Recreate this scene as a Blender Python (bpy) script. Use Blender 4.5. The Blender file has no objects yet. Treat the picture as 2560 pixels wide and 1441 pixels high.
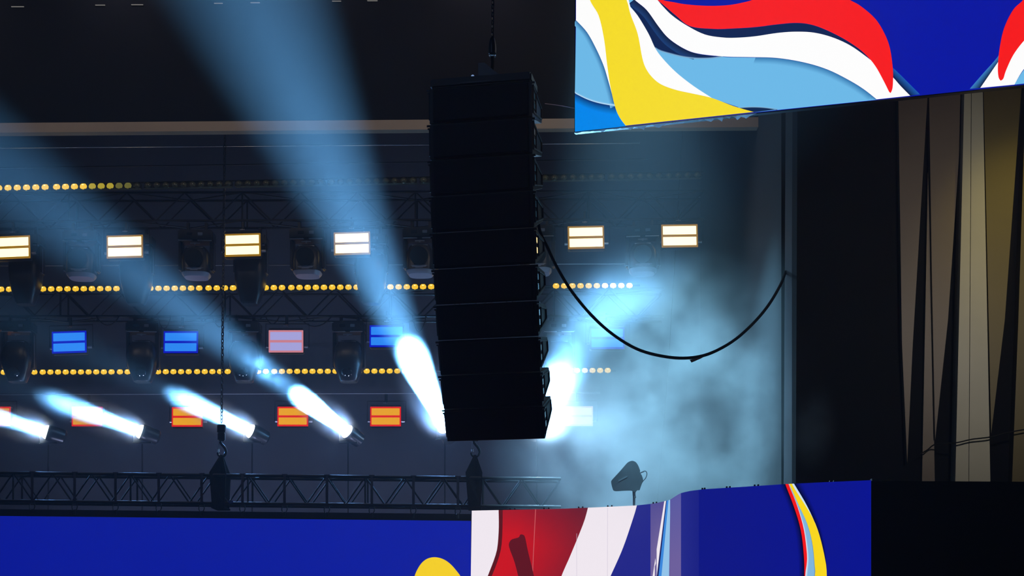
import bpy, bmesh, math, random
from mathutils import Vector, Matrix, Euler
random.seed(7)
R = math.radians
C = bpy.context.scene.collection
SC = bpy.context.scene

# ------------------------------------------------------------------ camera
F, CX, HY, EYE = 3400.0, 1280.0, 1600.0, 1.7     # focal length in px, principal column, horizon row, eye height
cam = bpy.data.objects.new('camera', bpy.data.cameras.new('camera'))
C.objects.link(cam)
cam.location = (0, 0, EYE)
cam.rotation_euler = (R(90), 0, 0)
cam.data.sensor_width = 36.0
cam.data.lens = F / 2560 * 36.0
cam.data.shift_y = (HY - 720.5) / 2560
cam.data.clip_end = 300
SC.camera = cam

def P(px, py, Y):
    "the point in the hall at depth Y that the photograph shows at px, py"
    return Vector(((px - CX) / F * Y, Y, EYE + (HY - py) / F * Y))

# ------------------------------------------------------------------ world: dark hall filled with thin haze
HAZE = 0.004
W = bpy.data.worlds.new('world'); SC.world = W; W.use_nodes = True
nt = W.node_tree
nt.nodes['Background'].inputs[0].default_value = (0, 0, 0, 1)
vs = nt.nodes.new('ShaderNodeVolumeScatter')
vs.inputs['Color'].default_value = (0.9, 0.95, 1, 1)
vs.inputs['Density'].default_value = HAZE
vs.inputs['Anisotropy'].default_value = 0.35
nt.links.new(vs.outputs[0], nt.nodes['World Output'].inputs['Volume'])
SC.view_settings.view_transform = 'Standard'
SC.view_settings.look = 'None'
SC.view_settings.gamma = 1
SC.view_settings.exposure = 0
SC.view_settings.use_curve_mapping = False
SC.cycles.use_denoising = True
SC.cycles.volume_bounces = 0
SC.cycles.max_bounces = 4
SC.cycles.diffuse_bounces = 2
SC.cycles.volume_max_steps = 256
SC.cycles.sample_clamp_indirect = 4

def lamp(name, kind, loc, energy, color, parent=None, target=None, size=0.1, angle=60, blend=0.5):
    l = bpy.data.lights.new(name, kind)
    l.energy = energy; l.color = color
    if kind == 'SPOT':
        l.spot_size = R(angle); l.spot_blend = blend
    if kind in ('SPOT', 'POINT'):
        l.shadow_soft_size = size
    o = bpy.data.objects.new(name, l); C.objects.link(o)
    o.location = loc
    if target is not None:
        o.rotation_euler = (Vector(target) - Vector(loc)).to_track_quat('-Z', 'Y').to_euler()
    if parent:
        o.parent = parent
        o.matrix_parent_inverse = parent.matrix_world.inverted()
    return o

# added fill lamps, out of view: proscenium header, fluted panels, speaker column
for i, x in enumerate((-9, -5, -1, 2.2)):
    lamp('header_fill', 'SPOT', (x, 19.3, 11.9), 60, (1, .80, .62), target=(x, 23.2, 9.9), angle=150, blend=1, size=.4)  # added unseen lamps for the header and its beige band
for x in (-9.5, -6.5, -3.5, -.5, 2.2):
    lamp('header_top_fill', 'SPOT', (x, 21.7, 13.3), 70, (.9, .82, 1), target=(x, 22.7, 12.4), angle=140, blend=1, size=.3)  # added unseen lamps that lighten the top of the header
lamp('panel_fill', 'SPOT', (7.2, 13.6, 6.9), 400, (1, .89, .76), target=(6.6, 19.5, 6.6), angle=80, blend=1, size=.3)  # added unseen lamp that brightens the fluted panels
lamp('panel_fill', 'SPOT', (8.6, 15.0, 10.2), 260, (1, .74, .1), target=(7.3, 19.5, 7.4), angle=34, blend=1, size=.2)  # added yellow lamp standing in for the screen's reflection on the panels
lamp('speaker_fill', 'SPOT', (-2.5, 12.5, 11.5), 70, (.35, .55, 1), target=(0, 17, 6.5), angle=60, blend=1, size=.5)  # added unseen lamp that brightens the speaker column

for x in (-8.5, -5.5, -2.5, .5):
    lamp('back_wall_fill', 'SPOT', (x, 24.7, 1.6), 300, (.50, .58, 1), target=(x, 28.6, 7.0), angle=120, blend=1, size=.2)  # added unseen uplights, brighten the back wall so the trusses stand out dark

# ------------------------------------------------------------------ materials
def mat(name, col, rough=.5, metal=0.0, spec=.5, noise=0.0, nscale=8.0):
    m = bpy.data.materials.new(name); m.use_nodes = True
    t = m.node_tree; b = t.nodes['Principled BSDF']
    b.inputs['Base Color'].default_value = (*col, 1)
    b.inputs['Roughness'].default_value = rough
    b.inputs['Metallic'].default_value = metal
    b.inputs['Specular IOR Level'].default_value = spec
    if noise:
        tc = t.nodes.new('ShaderNodeTexCoord'); n = t.nodes.new('ShaderNodeTexNoise')
        n.inputs['Scale'].default_value = nscale; n.inputs['Detail'].default_value = 4
        t.links.new(tc.outputs['Object'], n.inputs['Vector'])
        mx = t.nodes.new('ShaderNodeMix'); mx.data_type = 'RGBA'
        mx.inputs[6].default_value = (*[c * (1 - noise) for c in col], 1)
        mx.inputs[7].default_value = (*[min(1, c * (1 + noise)) for c in col], 1)
        t.links.new(n.outputs['Fac'], mx.inputs[0])
        t.links.new(mx.outputs[2], b.inputs['Base Color'])
    return m

def emit(name, col, strength=1.0, lines=0.0, line_scale=60, sample=False):
    m = bpy.data.materials.new(name); m.use_nodes = True
    t = m.node_tree; t.nodes.clear()
    o = t.nodes.new('ShaderNodeOutputMaterial'); e = t.nodes.new('ShaderNodeEmission')
    e.inputs[0].default_value = (*col, 1); e.inputs[1].default_value = strength
    t.links.new(e.outputs[0], o.inputs[0])
    if lines:                                     # rows of fine diodes
        tc = t.nodes.new('ShaderNodeTexCoord'); w = t.nodes.new('ShaderNodeTexWave')
        w.inputs['Scale'].default_value = line_scale
        mr = t.nodes.new('ShaderNodeMapRange')
        mr.inputs[3].default_value = strength * (1 - lines); mr.inputs[4].default_value = strength
        t.links.new(tc.outputs['Object'], w.inputs['Vector'])
        t.links.new(w.outputs['Fac'], mr.inputs[0]); t.links.new(mr.outputs[0], e.inputs[1])
    m.cycles.emission_sampling = 'AUTO' if sample else 'NONE'
    return m

M = {}
M['cabinet'] = mat('black_textured_paint', (.012, .014, .018), .55, noise=.3, nscale=90)
M['grille'] = mat('black_grille_cloth', (.010, .012, .016), .8, noise=.4, nscale=240)
M['steel'] = mat('black_steel', (.02, .021, .024), .38, .6)
M['chain'] = mat('dark_chain_steel', (.06, .06, .065), .32, .9)
M['bright'] = mat('bright_steel', (.55, .56, .58), .25, 1)
M['alu'] = mat('black_truss_paint', (.009, .0095, .012), .5, .3)
M['plastic'] = mat('black_fixture_plastic', (.022, .023, .028), .32)
M['hood'] = mat('grey_lens_hood', (.30, .30, .36), .3)
M['pale'] = mat('pale_metal_edge', (.6, .62, .66), .3, .8)
M['glass'] = mat('dark_lens_glass', (.02, .025, .03), .05, 0, .9)
M['bulb_off'] = mat('unlit_smoked_lamp', (.10, .10, .055), .12, .3)
M['batten'] = mat('olive_batten_housing', (.028, .027, .018), .8, 0, .1)
M['wall'] = mat('dark_back_wall', (.055, .056, .07), .9, noise=.25, nscale=.8)
M['side'] = mat('dark_side_wall', (.009, .011, .014), .85, noise=.25, nscale=.7)
M['black'] = mat('black_masking', (.003, .0034, .005), .9, spec=.15, noise=.3, nscale=1.5)
M['header'] = mat('charcoal_header', (.0065, .0072, .009), .9, spec=.08, noise=.2, nscale=1.2)
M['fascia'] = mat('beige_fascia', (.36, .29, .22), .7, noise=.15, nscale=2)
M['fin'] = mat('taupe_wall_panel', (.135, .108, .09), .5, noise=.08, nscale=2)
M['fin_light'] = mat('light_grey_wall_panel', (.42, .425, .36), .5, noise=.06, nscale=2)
M['fin_yellow_reflection'] = mat('wall_panel_yellow_reflection', (.12, .098, .035), .5, noise=.1, nscale=2)  # yellow reflection of the screen put into the panel colour
M['jamb'] = mat('grey_blue_jamb', (.016, .02, .026), .7)
M['cable'] = mat('black_rubber_cable', (.006, .006, .007), .7, spec=.25)
M['redwire'] = mat('red_wire', (.35, .06, .07), .5)
M['tag'] = mat('pink_paper_tag', (.6, .32, .3), .8)
M['strap'] = mat('mauve_webbing', (.035, .03, .05), .9)
M['sling'] = mat('black_webbing', (.005, .005, .006), .95, spec=.1)
M['blue_tape'] = mat('blue_webbing', (.02, .05, .25), .8)
M['antenna'] = mat('grey_antenna_board', (.03, .035, .04), .6)
M['amber'] = emit('amber_led', (1, .80, .36), 2.5, sample=True)
M['amber_dim'] = emit('amber_glow', (.30, .15, .008), 1)
M['blue'] = emit('blue_led', (.028, .27, 1), 1.15, .35, 55, sample=True)
M['blue_dim'] = emit('blue_glow', (.003, .006, .52), 1)
M['red'] = emit('orange_led', (1, .44, .008), 1.1, .45, 45)
M['red_dim'] = emit('red_glow', (.75, .008, .003), 1)
M['pink'] = emit('pale_violet_led', (.48, .46, .9), 1, .35, 55)
M['pink_dim'] = emit('salmon_glow', (.62, .22, .27), 1)
M['white_led'] = emit('white_pink_led', (1, .82, .80), 1.15, .3, 45)
M['white_dim'] = emit('pale_pink_glow', (.72, .5, .52), 1)
M['bulb'] = emit('yellow_lamp', (1, .60, .035), 1.0)
M['bulb_core'] = emit('bright_yellow_lamp', (1, .85, .35), 1.6)
M['bulb_half'] = emit('dim_yellow_lamp', (.42, .33, .03), 1)
M['bulb_low'] = emit('faint_yellow_lamp', (.13, .12, .025), 1)
M['lens'] = emit('white_beam_lens', (.9, .97, 1), 30)
M['glint_glow'] = emit('dim_painted_glint', (.16, .15, .14), 1)
# screen picture: colour of each patch is what the diodes show
ms = bpy.data.materials.new('led_screen_picture'); ms.use_nodes = True
t = ms.node_tree; t.nodes.clear()
o_ = t.nodes.new('ShaderNodeOutputMaterial'); e_ = t.nodes.new('ShaderNodeEmission'); a_ = t.nodes.new('ShaderNodeAttribute')
a_.attribute_name = 'Col'
t.links.new(a_.outputs['Color'], e_.inputs[0]); t.links.new(e_.outputs[0], o_.inputs[0])
ms.cycles.emission_sampling = 'NONE'
M['screen'] = ms

# ------------------------------------------------------------------ mesh helpers
class MB:
    def __init__(s): s.bm = bmesh.new()
    def box(s, c, size, b=0.0, rot=None):
        m = Matrix.Translation(c)
        if rot is not None: m = m @ Euler(rot).to_matrix().to_4x4()
        m = m @ Matrix.Diagonal((*size, 1))
        r = bmesh.ops.create_cube(s.bm, size=1, matrix=m)
        if b:
            es = list({e for v in r['verts'] for e in v.link_edges})
            bmesh.ops.bevel(s.bm, geom=es, offset=b, segments=2, affect='EDGES', clamp_overlap=True)
        return s
    def cyl(s, p, q, r1, r2=None, n=12, caps=True):
        p, q = Vector(p), Vector(q); d = q - p
        m = Matrix.Translation((p + q) / 2) @ d.to_track_quat('Z', 'Y').to_matrix().to_4x4()
        bmesh.ops.create_cone(s.bm, cap_ends=caps, segments=n, radius1=r1, radius2=r1 if r2 is None else r2, depth=d.length, matrix=m)
        return s
    def sphere(s, c, r, sc=(1, 1, 1), u=16, v=10):
        bmesh.ops.create_uvsphere(s.bm, u_segments=u, v_segments=v, radius=r, matrix=Matrix.Translation(c) @ Matrix.Diagonal((*sc, 1)))
        return s
    def tube(s, pts, r, n=8, closed=False):
        pts = [Vector(p) for p in pts]; k = len(pts); rings = []
        up = None
        for i, p in enumerate(pts):
            a = pts[(i - 1) % k] if (closed or i > 0) else p
            b = pts[(i + 1) % k] if (closed or i < k - 1) else p
            d = (b - a).normalized()
            if up is None: up = d.orthogonal().normalized()
            up = (up - d * up.dot(d)).normalized(); w = d.cross(up)
            rr = r(i / (k - 1)) if callable(r) else r
            rings.append([s.bm.verts.new(p + (up * math.cos(2 * math.pi * j / n) + w * math.sin(2 * math.pi * j / n)) * rr) for j in range(n)])
        for i in range(k if closed else k - 1):
            A, B = rings[i], rings[(i + 1) % k]
            for j in range(n):
                s.bm.faces.new((A[j], A[(j + 1) % n], B[(j + 1) % n], B[j]))
        if not closed:
            s.bm.faces.new(rings[0][::-1]); s.bm.faces.new(rings[-1])
        return s
    def prism(s, front, back):
        "solid between two matching outlines"
        A = [s.bm.verts.new(p) for p in front]; B = [s.bm.verts.new(p) for p in back]; k = len(A)
        s.bm.faces.new(A); s.bm.faces.new(B[::-1])
        for i in range(k):
            s.bm.faces.new((A[i], B[i], B[(i + 1) % k], A[(i + 1) % k]))
        return s
    def loft(s, secs, n=24, e=3.2):
        "secs: (z, half width, half depth, y offset) super-ellipse sections"
        rings = []
        for (z, hw, hd, oy) in secs:
            ring = []
            for j in range(n):
                a = 2 * math.pi * (j + .5) / n; ca, sa = math.cos(a), math.sin(a)
                ring.append(s.bm.verts.new((hw * math.copysign(abs(ca) ** (2 / e), ca), oy + hd * math.copysign(abs(sa) ** (2 / e), sa), z)))
            rings.append(ring)
        for A, B in zip(rings, rings[1:]):
            for j in range(n):
                s.bm.faces.new((A[j], A[(j + 1) % n], B[(j + 1) % n], B[j]))
        s.bm.faces.new(rings[0][::-1]); s.bm.faces.new(rings[-1])
        return s
    def lathe(s, prof, c=(0, 0, 0), n=16, M4=None):
        rings = []
        for (r, z) in prof:
            rings.append([s.bm.verts.new((M4 or Matrix.Translation(c)) @ Vector((r * math.cos(2 * math.pi * j / n), r * math.sin(2 * math.pi * j / n), z))) for j in range(n)])
        for A, B in zip(rings, rings[1:]):
            for j in range(n):
                s.bm.faces.new((A[j], A[(j + 1) % n], B[(j + 1) % n], B[j]))
        s.bm.faces.new(rings[0][::-1]); s.bm.faces.new(rings[-1])
        return s
    def build(s, name, m, parent=None, smooth=True, local=True):
        bmesh.ops.recalc_face_normals(s.bm, faces=s.bm.faces[:])
        me = bpy.data.meshes.new(name); s.bm.to_mesh(me); s.bm.free()
        me.materials.append(m)
        if smooth:
            me.shade_smooth(); me.set_sharp_from_angle(angle=R(35))
        o = bpy.data.objects.new(name, me); C.objects.link(o)
        if parent: o.parent = parent
        return o

def thing(name, label, cat, loc=(0, 0, 0), rot=(0, 0, 0), group=None):
    o = bpy.data.objects.new(name, None); C.objects.link(o)
    o.empty_display_size = .2
    o.location = loc; o.rotation_euler = rot
    o['label'] = label; o['category'] = cat
    if group: o['group'] = group
    return o
def tag(o, label, cat, group=None, kind=None):
    o['label'] = label; o['category'] = cat
    if group: o['group'] = group
    if kind: o['kind'] = kind
    return o
def struct(o, label=None):
    o['kind'] = 'structure'
    if label: o['label'] = label
    return o
def children(o): return [c for c in bpy.data.objects if c.parent == o]
KIDS = {}
def kids(o):
    if o.name not in KIDS: KIDS[o.name] = children(o)
    return KIDS[o.name]
def dup(o, loc, label, rot=None, group=None):
    "a copy of a thing with its parts and sub-parts"
    r = o.copy(); C.objects.link(r); r.location = loc; r['label'] = label
    if rot is not None: r.rotation_euler = rot
    if group: r['group'] = group
    for ch in kids(o):
        c = ch.copy(); C.objects.link(c); c.parent = r
        for g in kids(ch):
            d = g.copy(); C.objects.link(d); d.parent = c
    return r
ORD = ['first', 'second', 'third', 'fourth', 'fifth', 'sixth', 'seventh', 'eighth', 'ninth', 'tenth', 'eleventh', 'twelfth', 'thirteenth', 'fourteenth']

def spline(pts, k=6, closed=False):
    pts = [tuple(p) for p in pts]; out = []; n = len(pts)
    for i in range(n if closed else n - 1):
        p0 = pts[(i - 1) % n] if (closed or i > 0) else pts[i]
        p1, p2 = pts[i], pts[(i + 1) % n]
        p3 = pts[(i + 2) % n] if (closed or i + 2 < n) else p2
        for j in range(k):
            t = j / k
            out.append(tuple(.5 * (2 * b + (c - a) * t + (2 * a - 5 * b + 4 * c - d) * t * t + (3 * b - a - 3 * c + d) * t ** 3) for a, b, c, d in zip(p0, p1, p2, p3)))
    if not closed: out.append(pts[-1])
    return out
def interp(xs, x):
    "piecewise linear through (key, value) pairs"
    if x <= xs[0][0]: return xs[0][1]
    for (a, b), (c, d) in zip(xs, xs[1:]):
        if x <= c: return b + (d - b) * (x - a) / (c - a)
    return xs[-1][1]
def lin(r, g, b):
    return tuple((c / 255 / 12.92) if c <= 10 else ((c / 255 + .055) / 1.055) ** 2.4 for c in (r, g, b))
def mixc(a, b, t): return tuple(x + (y - x) * t for x, y in zip(a, b))

# ------------------------------------------------------------------ the setting
WY = 19.5                                            # plane of the proscenium wall
JX = (1993 - CX) / F * WY                            # edge of its opening
def quadbox(name, m, pts, Y0, Y1):
    "upright slab with the given outline in px at depth Y0, straight back to Y1"
    f = [P(x, y, Y0) for x, y in pts]
    return MB().prism(f, [Vector((p.x, Y1, p.z)) for p in f]).build(name, m, smooth=False)
struct(MB().box((-6, 29.7, 6.5), (22, .4, 15)).build('wall_back', M['wall'], smooth=False))
struct(MB().box((JX + .2, 25.1, 6.5), (.4, 8.9, 15)).build('wall_right', M['side'], smooth=False))
struct(quadbox('wall_front', M['black'], [(1994, 200), (1988, 1500), (2900, 1500), (2900, 100)], WY, WY + .35))
jb = [P(1996, 150, WY), P(1989, 1500, WY)]
struct(MB().prism([jb[0], jb[1], jb[1] + Vector((.2, .8, 0)), jb[0] + Vector((.2, .8, 0))],
                  [jb[0] + Vector((-.0, .0, 0)) + Vector((-.02, .8, 0)), jb[1] + Vector((-.02, .8, 0)), jb[1] + Vector((.1, .85, 0)), jb[0] + Vector((.1, .85, 0))]).build('trim_1', M['jamb'], smooth=False))
HYD = 22.6
struct(quadbox('wall_header', M['header'], [(-300, 309), (1990, 291), (1990, -500), (-300, -500)], HYD, HYD + .12))
struct(MB().prism([P(-300, 310, HYD - .02), P(1990, 292, HYD - .02), P(1990, 317, HYD - .02), P(-300, 334, HYD - .02)],
                  [P(-300, 310, HYD - .02) + Vector((0, .16, 0)), P(1990, 292, HYD - .02) + Vector((0, .16, 0)), P(1990, 317, HYD - .02) + Vector((0, .16, 0)), P(-300, 334, HYD - .02) + Vector((0, .16, 0))]).build('trim_2', M['fascia'], smooth=False))
struct(MB().box((-4, 24.4, 14.2), (20, 11.5, .2)).build('ceiling', M['header'], smooth=False))
struct(MB().box((0, 14.5, -.1), (34, 31, .2)).build('floor', M['black'], smooth=False))

# tapered cladding panels on the right end of the proscenium wall
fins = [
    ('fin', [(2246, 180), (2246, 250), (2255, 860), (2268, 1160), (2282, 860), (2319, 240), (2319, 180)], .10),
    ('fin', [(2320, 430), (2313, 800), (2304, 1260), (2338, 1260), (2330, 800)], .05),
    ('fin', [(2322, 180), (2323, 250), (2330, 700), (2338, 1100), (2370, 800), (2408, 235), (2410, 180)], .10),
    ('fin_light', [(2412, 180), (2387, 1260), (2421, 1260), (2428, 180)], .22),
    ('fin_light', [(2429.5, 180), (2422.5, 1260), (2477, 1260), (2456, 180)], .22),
    ('fin_yellow_reflection', [(2458, 180), (2478, 1085), (2512, 800), (2554, 215), (2557, 180)], .10),
    ('fin_yellow_reflection', [(2566, 180), (2546, 800), (2528, 1260), (2640, 1260), (2650, 180)], .16)]
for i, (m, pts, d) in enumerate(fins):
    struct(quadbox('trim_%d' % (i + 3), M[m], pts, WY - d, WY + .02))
pts = spline([P(2300, 1136, WY - .16), P(2318, 1126, WY - .16), P(2340, 1111, WY - .19), P(2388, 1108, WY - .3), P(2430, 1099, WY - .3), P(2478, 1093, WY - .3), P(2530, 1080, WY - .27), P(2640, 1062, WY - .25)])
tag(MB().tube(pts, .010, 6).build('cable', M['cable']), 'thin dark cable running across the foot of the beige wall panels', 'cable')

# ------------------------------------------------------------------ LED screens
class Art:
    "coloured patches lying on a screen; surf(px, py, lift) gives the point on the screen"
    def __init__(s, surf): s.v = []; s.f = []; s.c = []; s.surf = surf; s.k = 0
    def add(s, px, py, col):
        s.v.append(s.surf(px, py, .0015 * s.k)); s.c.append((*col, 1)); return len(s.v) - 1
    def poly(s, pts, col):
        s.k += 1
        s.f.append([s.add(x, y, col) for x, y in pts])
    def strip(s, A, B, ca, cb):
        "band between polylines A and B, colour fading from ca to cb"
        s.k += 1
        ia = [s.add(x, y, ca) for x, y in A]; ib = [s.add(x, y, cb) for x, y in B]
        for i in range(len(A) - 1): s.f.append([ia[i], ia[i + 1], ib[i + 1], ib[i]])
    def band(s, xl, xr, top, bot, colf, ny=14, nx=4):
        s.k += 1; idx = []
        for j in range(ny + 1):
            t = j / ny; row = []
            for i in range(nx + 1):
                u = i / nx; x = xl(t) + (xr(t) - xl(t)) * u; y0 = top(x)
                row.append(s.add(x, y0 + (bot - y0) * t, colf(u, t) if callable(colf) else colf))
            idx.append(row)
        for j in range(ny):
            for i in range(nx): s.f.append([idx[j][i], idx[j][i + 1], idx[j + 1][i + 1], idx[j + 1][i]])
    def build(s, parent):
        me = bpy.data.meshes.new('picture'); me.from_pydata(s.v, [], s.f)
        at = me.color_attributes.new('Col', 'FLOAT_COLOR', 'POINT')
        at.data.foreach_set('color', [x for c in s.c for x in c])
        me.materials.append(M['screen'])
        o = bpy.data.objects.new('picture', me); C.objects.link(o); o.parent = parent
        return o

BLUE, WHITE, YEL, RED = lin(9, 24, 166), (1.05, 1.05, 1.05), lin(252, 226, 38), (1.0, .012, .012)
LBLUE, SBLUE, NAVY = lin(112, 190, 238), lin(0, 138, 238), lin(12, 34, 82)

# --- upper screen: flat, turned a little towards the middle of the hall
UB = [P(1436, 331, 18.0), None]
uz = UB[0].z
UB[1] = P(2560, 213, (uz - EYE) * F / (HY - 213))
udir = (UB[1] - UB[0]) / (2560 - 1436)
un = Vector((udir.y, -udir.x, 0)).normalized()           # towards the audience
if un.y > 0: un = -un
def usurf(px, py, lift=0.0):
    n, p0 = un, UB[0]
    d = P(px, py, 1.0) - Vector((0, 0, EYE)); o = Vector((0, 0, EYE))
    t = (p0 - o).dot(n) / d.dot(n)
    return o + d * t + n * lift
def uart(px, py, lift=0.0):
    px = min(max(px, E0), 2740); return usurf(px, min(py, yb(px)), lift)
us = thing('led_screen', 'large upper LED screen with red white and yellow ribbon picture, hung beside the speaker column', 'screen')
c0 = usurf(1436, 331); c1 = usurf(2760, 331); c1.z = c0.z
top = Vector((0, 0, 4.2)); bk = -un * .06
MB().prism([c0, c1, c1 + top, c0 + top], [c0 + bk, c1 + bk, c1 + bk + top, c0 + bk + top]).build('cabinet', M['black'], us, smooth=False)
A = Art(uart)
def cr(pts, k=5, smooth=True):                           # art outline measured on an enlarged view
    q = [(1400 + x / 2.207, y / 2.207) for x, y in pts]
    return spline(q, k) if smooth else q
def yb(px): return interp([(1436, 331), (2560, 213), (2760, 192)], px) - 1
E0 = 1437.5
A.poly([(E0, yb(E0)), (2740, yb(2740)), (2740, -300), (1441, -300)], BLUE)
lb_r = cr([(88, 112), (150, 180), (200, 270), (240, 360), (265, 440), (290, 530), (305, 588)])
ye_l = cr([(120, -150), (165, 0), (215, 90), (245, 220), (262, 360), (280, 480), (305, 590), (330, 650), (365, 697)])
ye_r = cr([(340, -150), (372, 0), (390, 80), (430, 190), (455, 320), (475, 380), (510, 430), (560, 470), (640, 500), (730, 520), (840, 545), (960, 590), (1070, 622)])
wl_r = cr([(352, -60), (378, 25), (430, 90), (490, 190), (530, 275), (580, 340), (650, 410), (740, 480), (840, 545)])
wv_t = cr([(420, -120), (470, -60), (535, 0), (565, 35), (620, 90), (700, 145), (800, 195), (900, 212), (980, 213), (1080, 205), (1200, 187), (1300, 180), (1400, 185), (1500, 210), (1600, 255), (1700, 325), (1780, 390), (1835, 430), (1880, 480), (1932, 533)])
wv_b = cr([(290, -160), (340, -80), (410, 0), (480, 60), (545, 150), (600, 215), (680, 270), (760, 300), (900, 316), (1050, 320), (1200, 325), (1350, 350), (1480, 390), (1600, 450), (1680, 500), (1747, 553)])
nv_b = cr([(378, 25), (430, 90), (490, 190), (527, 270), (620, 305), (720, 325), (820, 328), (900, 318)])
rd_b = cr([(430, -120), (480, -60), (535, 0), (570, 30), (640, 90), (720, 150), (850, 165), (950, 163), (1080, 155), (1200, 140), (1310, 132), (1400, 145), (1500, 185), (1600, 240), (1680, 300), (1740, 370), (1790, 460), (1815, 510), (1825, 518)])
rd_r = cr([(1440, -90), (1590, 0), (1660, 40), (1740, 110), (1790, 190), (1820, 270), (1835, 370), (1838, 430), (1835, 490), (1825, 518)])
rd_t = cr([(430, -120), (535, -10), (640, 20), (720, 32), (820, 38), (920, 35), (1000, 22), (1075, 0), (1180, -60)])
sb_t = cr([(78, 514), (150, 550), (220, 572), (310, 588)])
# strong blue, bottom left, with the dark edge of the ribbon above it
A.poly(sb_t + [(1400 + 330 / 2.207, 650 / 2.207), (1400 + 365 / 2.207, 697 / 2.207), (E0, yb(E0))], SBLUE)
A.strip(sb_t, [(x, y + 22) for x, y in sb_t], lin(8, 42, 110), SBLUE)
A.poly([(1440.5, 50)] + lb_r + sb_t[::-1], LBLUE)
A.strip(lb_r, [(x - 12, y + 5) for x, y in lb_r], lin(40, 105, 165), LBLUE)
A.strip([(x, y - 5) for x, y in sb_t], sb_t, LBLUE, lin(200, 232, 255))
A.poly([(1441, -60), (1440.5, 50)] + lb_r + ye_l[::-1], WHITE)
A.poly(wv_b[8:] + [(1400 + 1200 / 2.207, 609 / 2.207), (1400 + 1070 / 2.207, 622 / 2.207)] + wl_r[::-1], LBLUE)
A.poly(wv_b[10:41] + nv_b[::-1], NAVY)
A.strip(wv_b[10:36], [(x - 10, y + 14) for x, y in wv_b[10:36]], lin(14, 26, 60), lin(24, 62, 120))
A.strip(nv_b[15:], [(x, y - 4) for x, y in nv_b[15:]], lin(150, 205, 245), lin(24, 50, 105))
A.strip(wv_b[46:], [(x - 6, y + 16) for x, y in wv_b[46:]], lin(52, 122, 180), LBLUE)
dk = cr([(985, 598), (1060, 594), (1130, 597), (1200, 607)])
A.poly(dk + [(1400 + 1070 / 2.207, 623 / 2.207)], lin(14, 38, 80))
A.strip([(x, y - 1) for x, y in dk], [(x, y + 2) for x, y in dk], lin(150, 205, 245), lin(14, 38, 80))
A.poly(ye_l + ye_r[::-1], YEL)
A.poly(wl_r + ye_r[:51][::-1], WHITE)
A.poly(wv_t[10:86] + rd_b[10:86][::-1], NAVY)
A.poly(wv_t + wv_b[::-1], WHITE)
A.strip(cr([(1838, 380), (1880, 420), (1940, 480), (1986, 526)]), cr([(1838, 430), (1858, 455), (1890, 490), (1932, 533)]), lin(30, 95, 180), lin(10, 18, 55))
A.poly(rd_b + rd_r[::-1] + rd_t[::-1], RED)
# second red and white tongue at the right edge of the photograph
r2l = cr([(2640, -120), (2560, 0), (2500, 60), (2450, 160), (2425, 270), (2415, 370), (2418, 430), (2430, 452)])
r2r = cr([(2960, -60), (2800, 40), (2640, 150), (2560, 230), (2500, 310), (2460, 395), (2445, 440), (2430, 452)])
A.strip(cr([(2260, 496), (2330, 415), (2412, 322), (2480, 220)]), cr([(2318, 491), (2360, 430), (2420, 350), (2500, 250)]), lin(60, 130, 200), lin(10, 18, 55))
A.poly(cr([(2318, 491), (2360, 430), (2415, 350), (2440, 320)]) + cr([(2960, -80), (2960, 130), (2800, 235), (2640, 320), (2560, 385), (2506, 473)]), WHITE)
A.poly(cr([(2506, 473), (2560, 390), (2640, 325), (2800, 240), (2960, 135)]) + [(2740, yb(2740))], LBLUE)
A.poly(r2l + r2r[::-1], RED)
A.build(us)
# bottom edge: aluminium lip and ragged white tape ends that hang from it
lip0, lip1 = usurf(1436, 331), usurf(2700, 331); lip1.z = lip0.z
f = Vector((0, 0, -.010))
MB().prism([lip0 + un * .01, lip1 + un * .01, lip1 + un * .01 + f, lip0 + un * .01 + f], [lip0 + bk, lip1 + bk, lip1 + bk + f, lip0 + bk + f]).build('lip', M['steel'], us, smooth=False)
rg = MB(); x = 1438.0; pl = []
while x < 1895:
    pl.append((x, yb(x) + 3.0 + random.random() ** 1.6 * (12 if (1560 < x < 1660 or 1745 < x < 1870) else 5)))
    x += random.uniform(4, 11)
fr = [usurf(x, yb(x) + 0.5, .014) for x, y in pl] + [usurf(x, y, .014) for x, y in pl[::-1]]
rg.prism(fr, [p - un * .002 for p in fr])
wt = mat('white_tape', (.85, .86, .88), .6)
wt.node_tree.nodes['Principled BSDF'].inputs['Transmission Weight'].default_value = 0
tl = wt.node_tree.nodes.new('ShaderNodeBsdfTranslucent'); tl.inputs[0].default_value = (.85, .87, .9, 1)
mxs = wt.node_tree.nodes.new('ShaderNodeMixShader'); mxs.inputs[0].default_value = .75
wt.node_tree.links.new(wt.node_tree.nodes['Principled BSDF'].outputs[0], mxs.inputs[1]); wt.node_tree.links.new(tl.outputs[0], mxs.inputs[2])
wt.node_tree.links.new(mxs.outputs[0], wt.node_tree.nodes['Material Output'].inputs[0])
rg.build('tape', wt, us, smooth=False)['label'] = 'ragged white tape ends under the lower edge'

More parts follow.
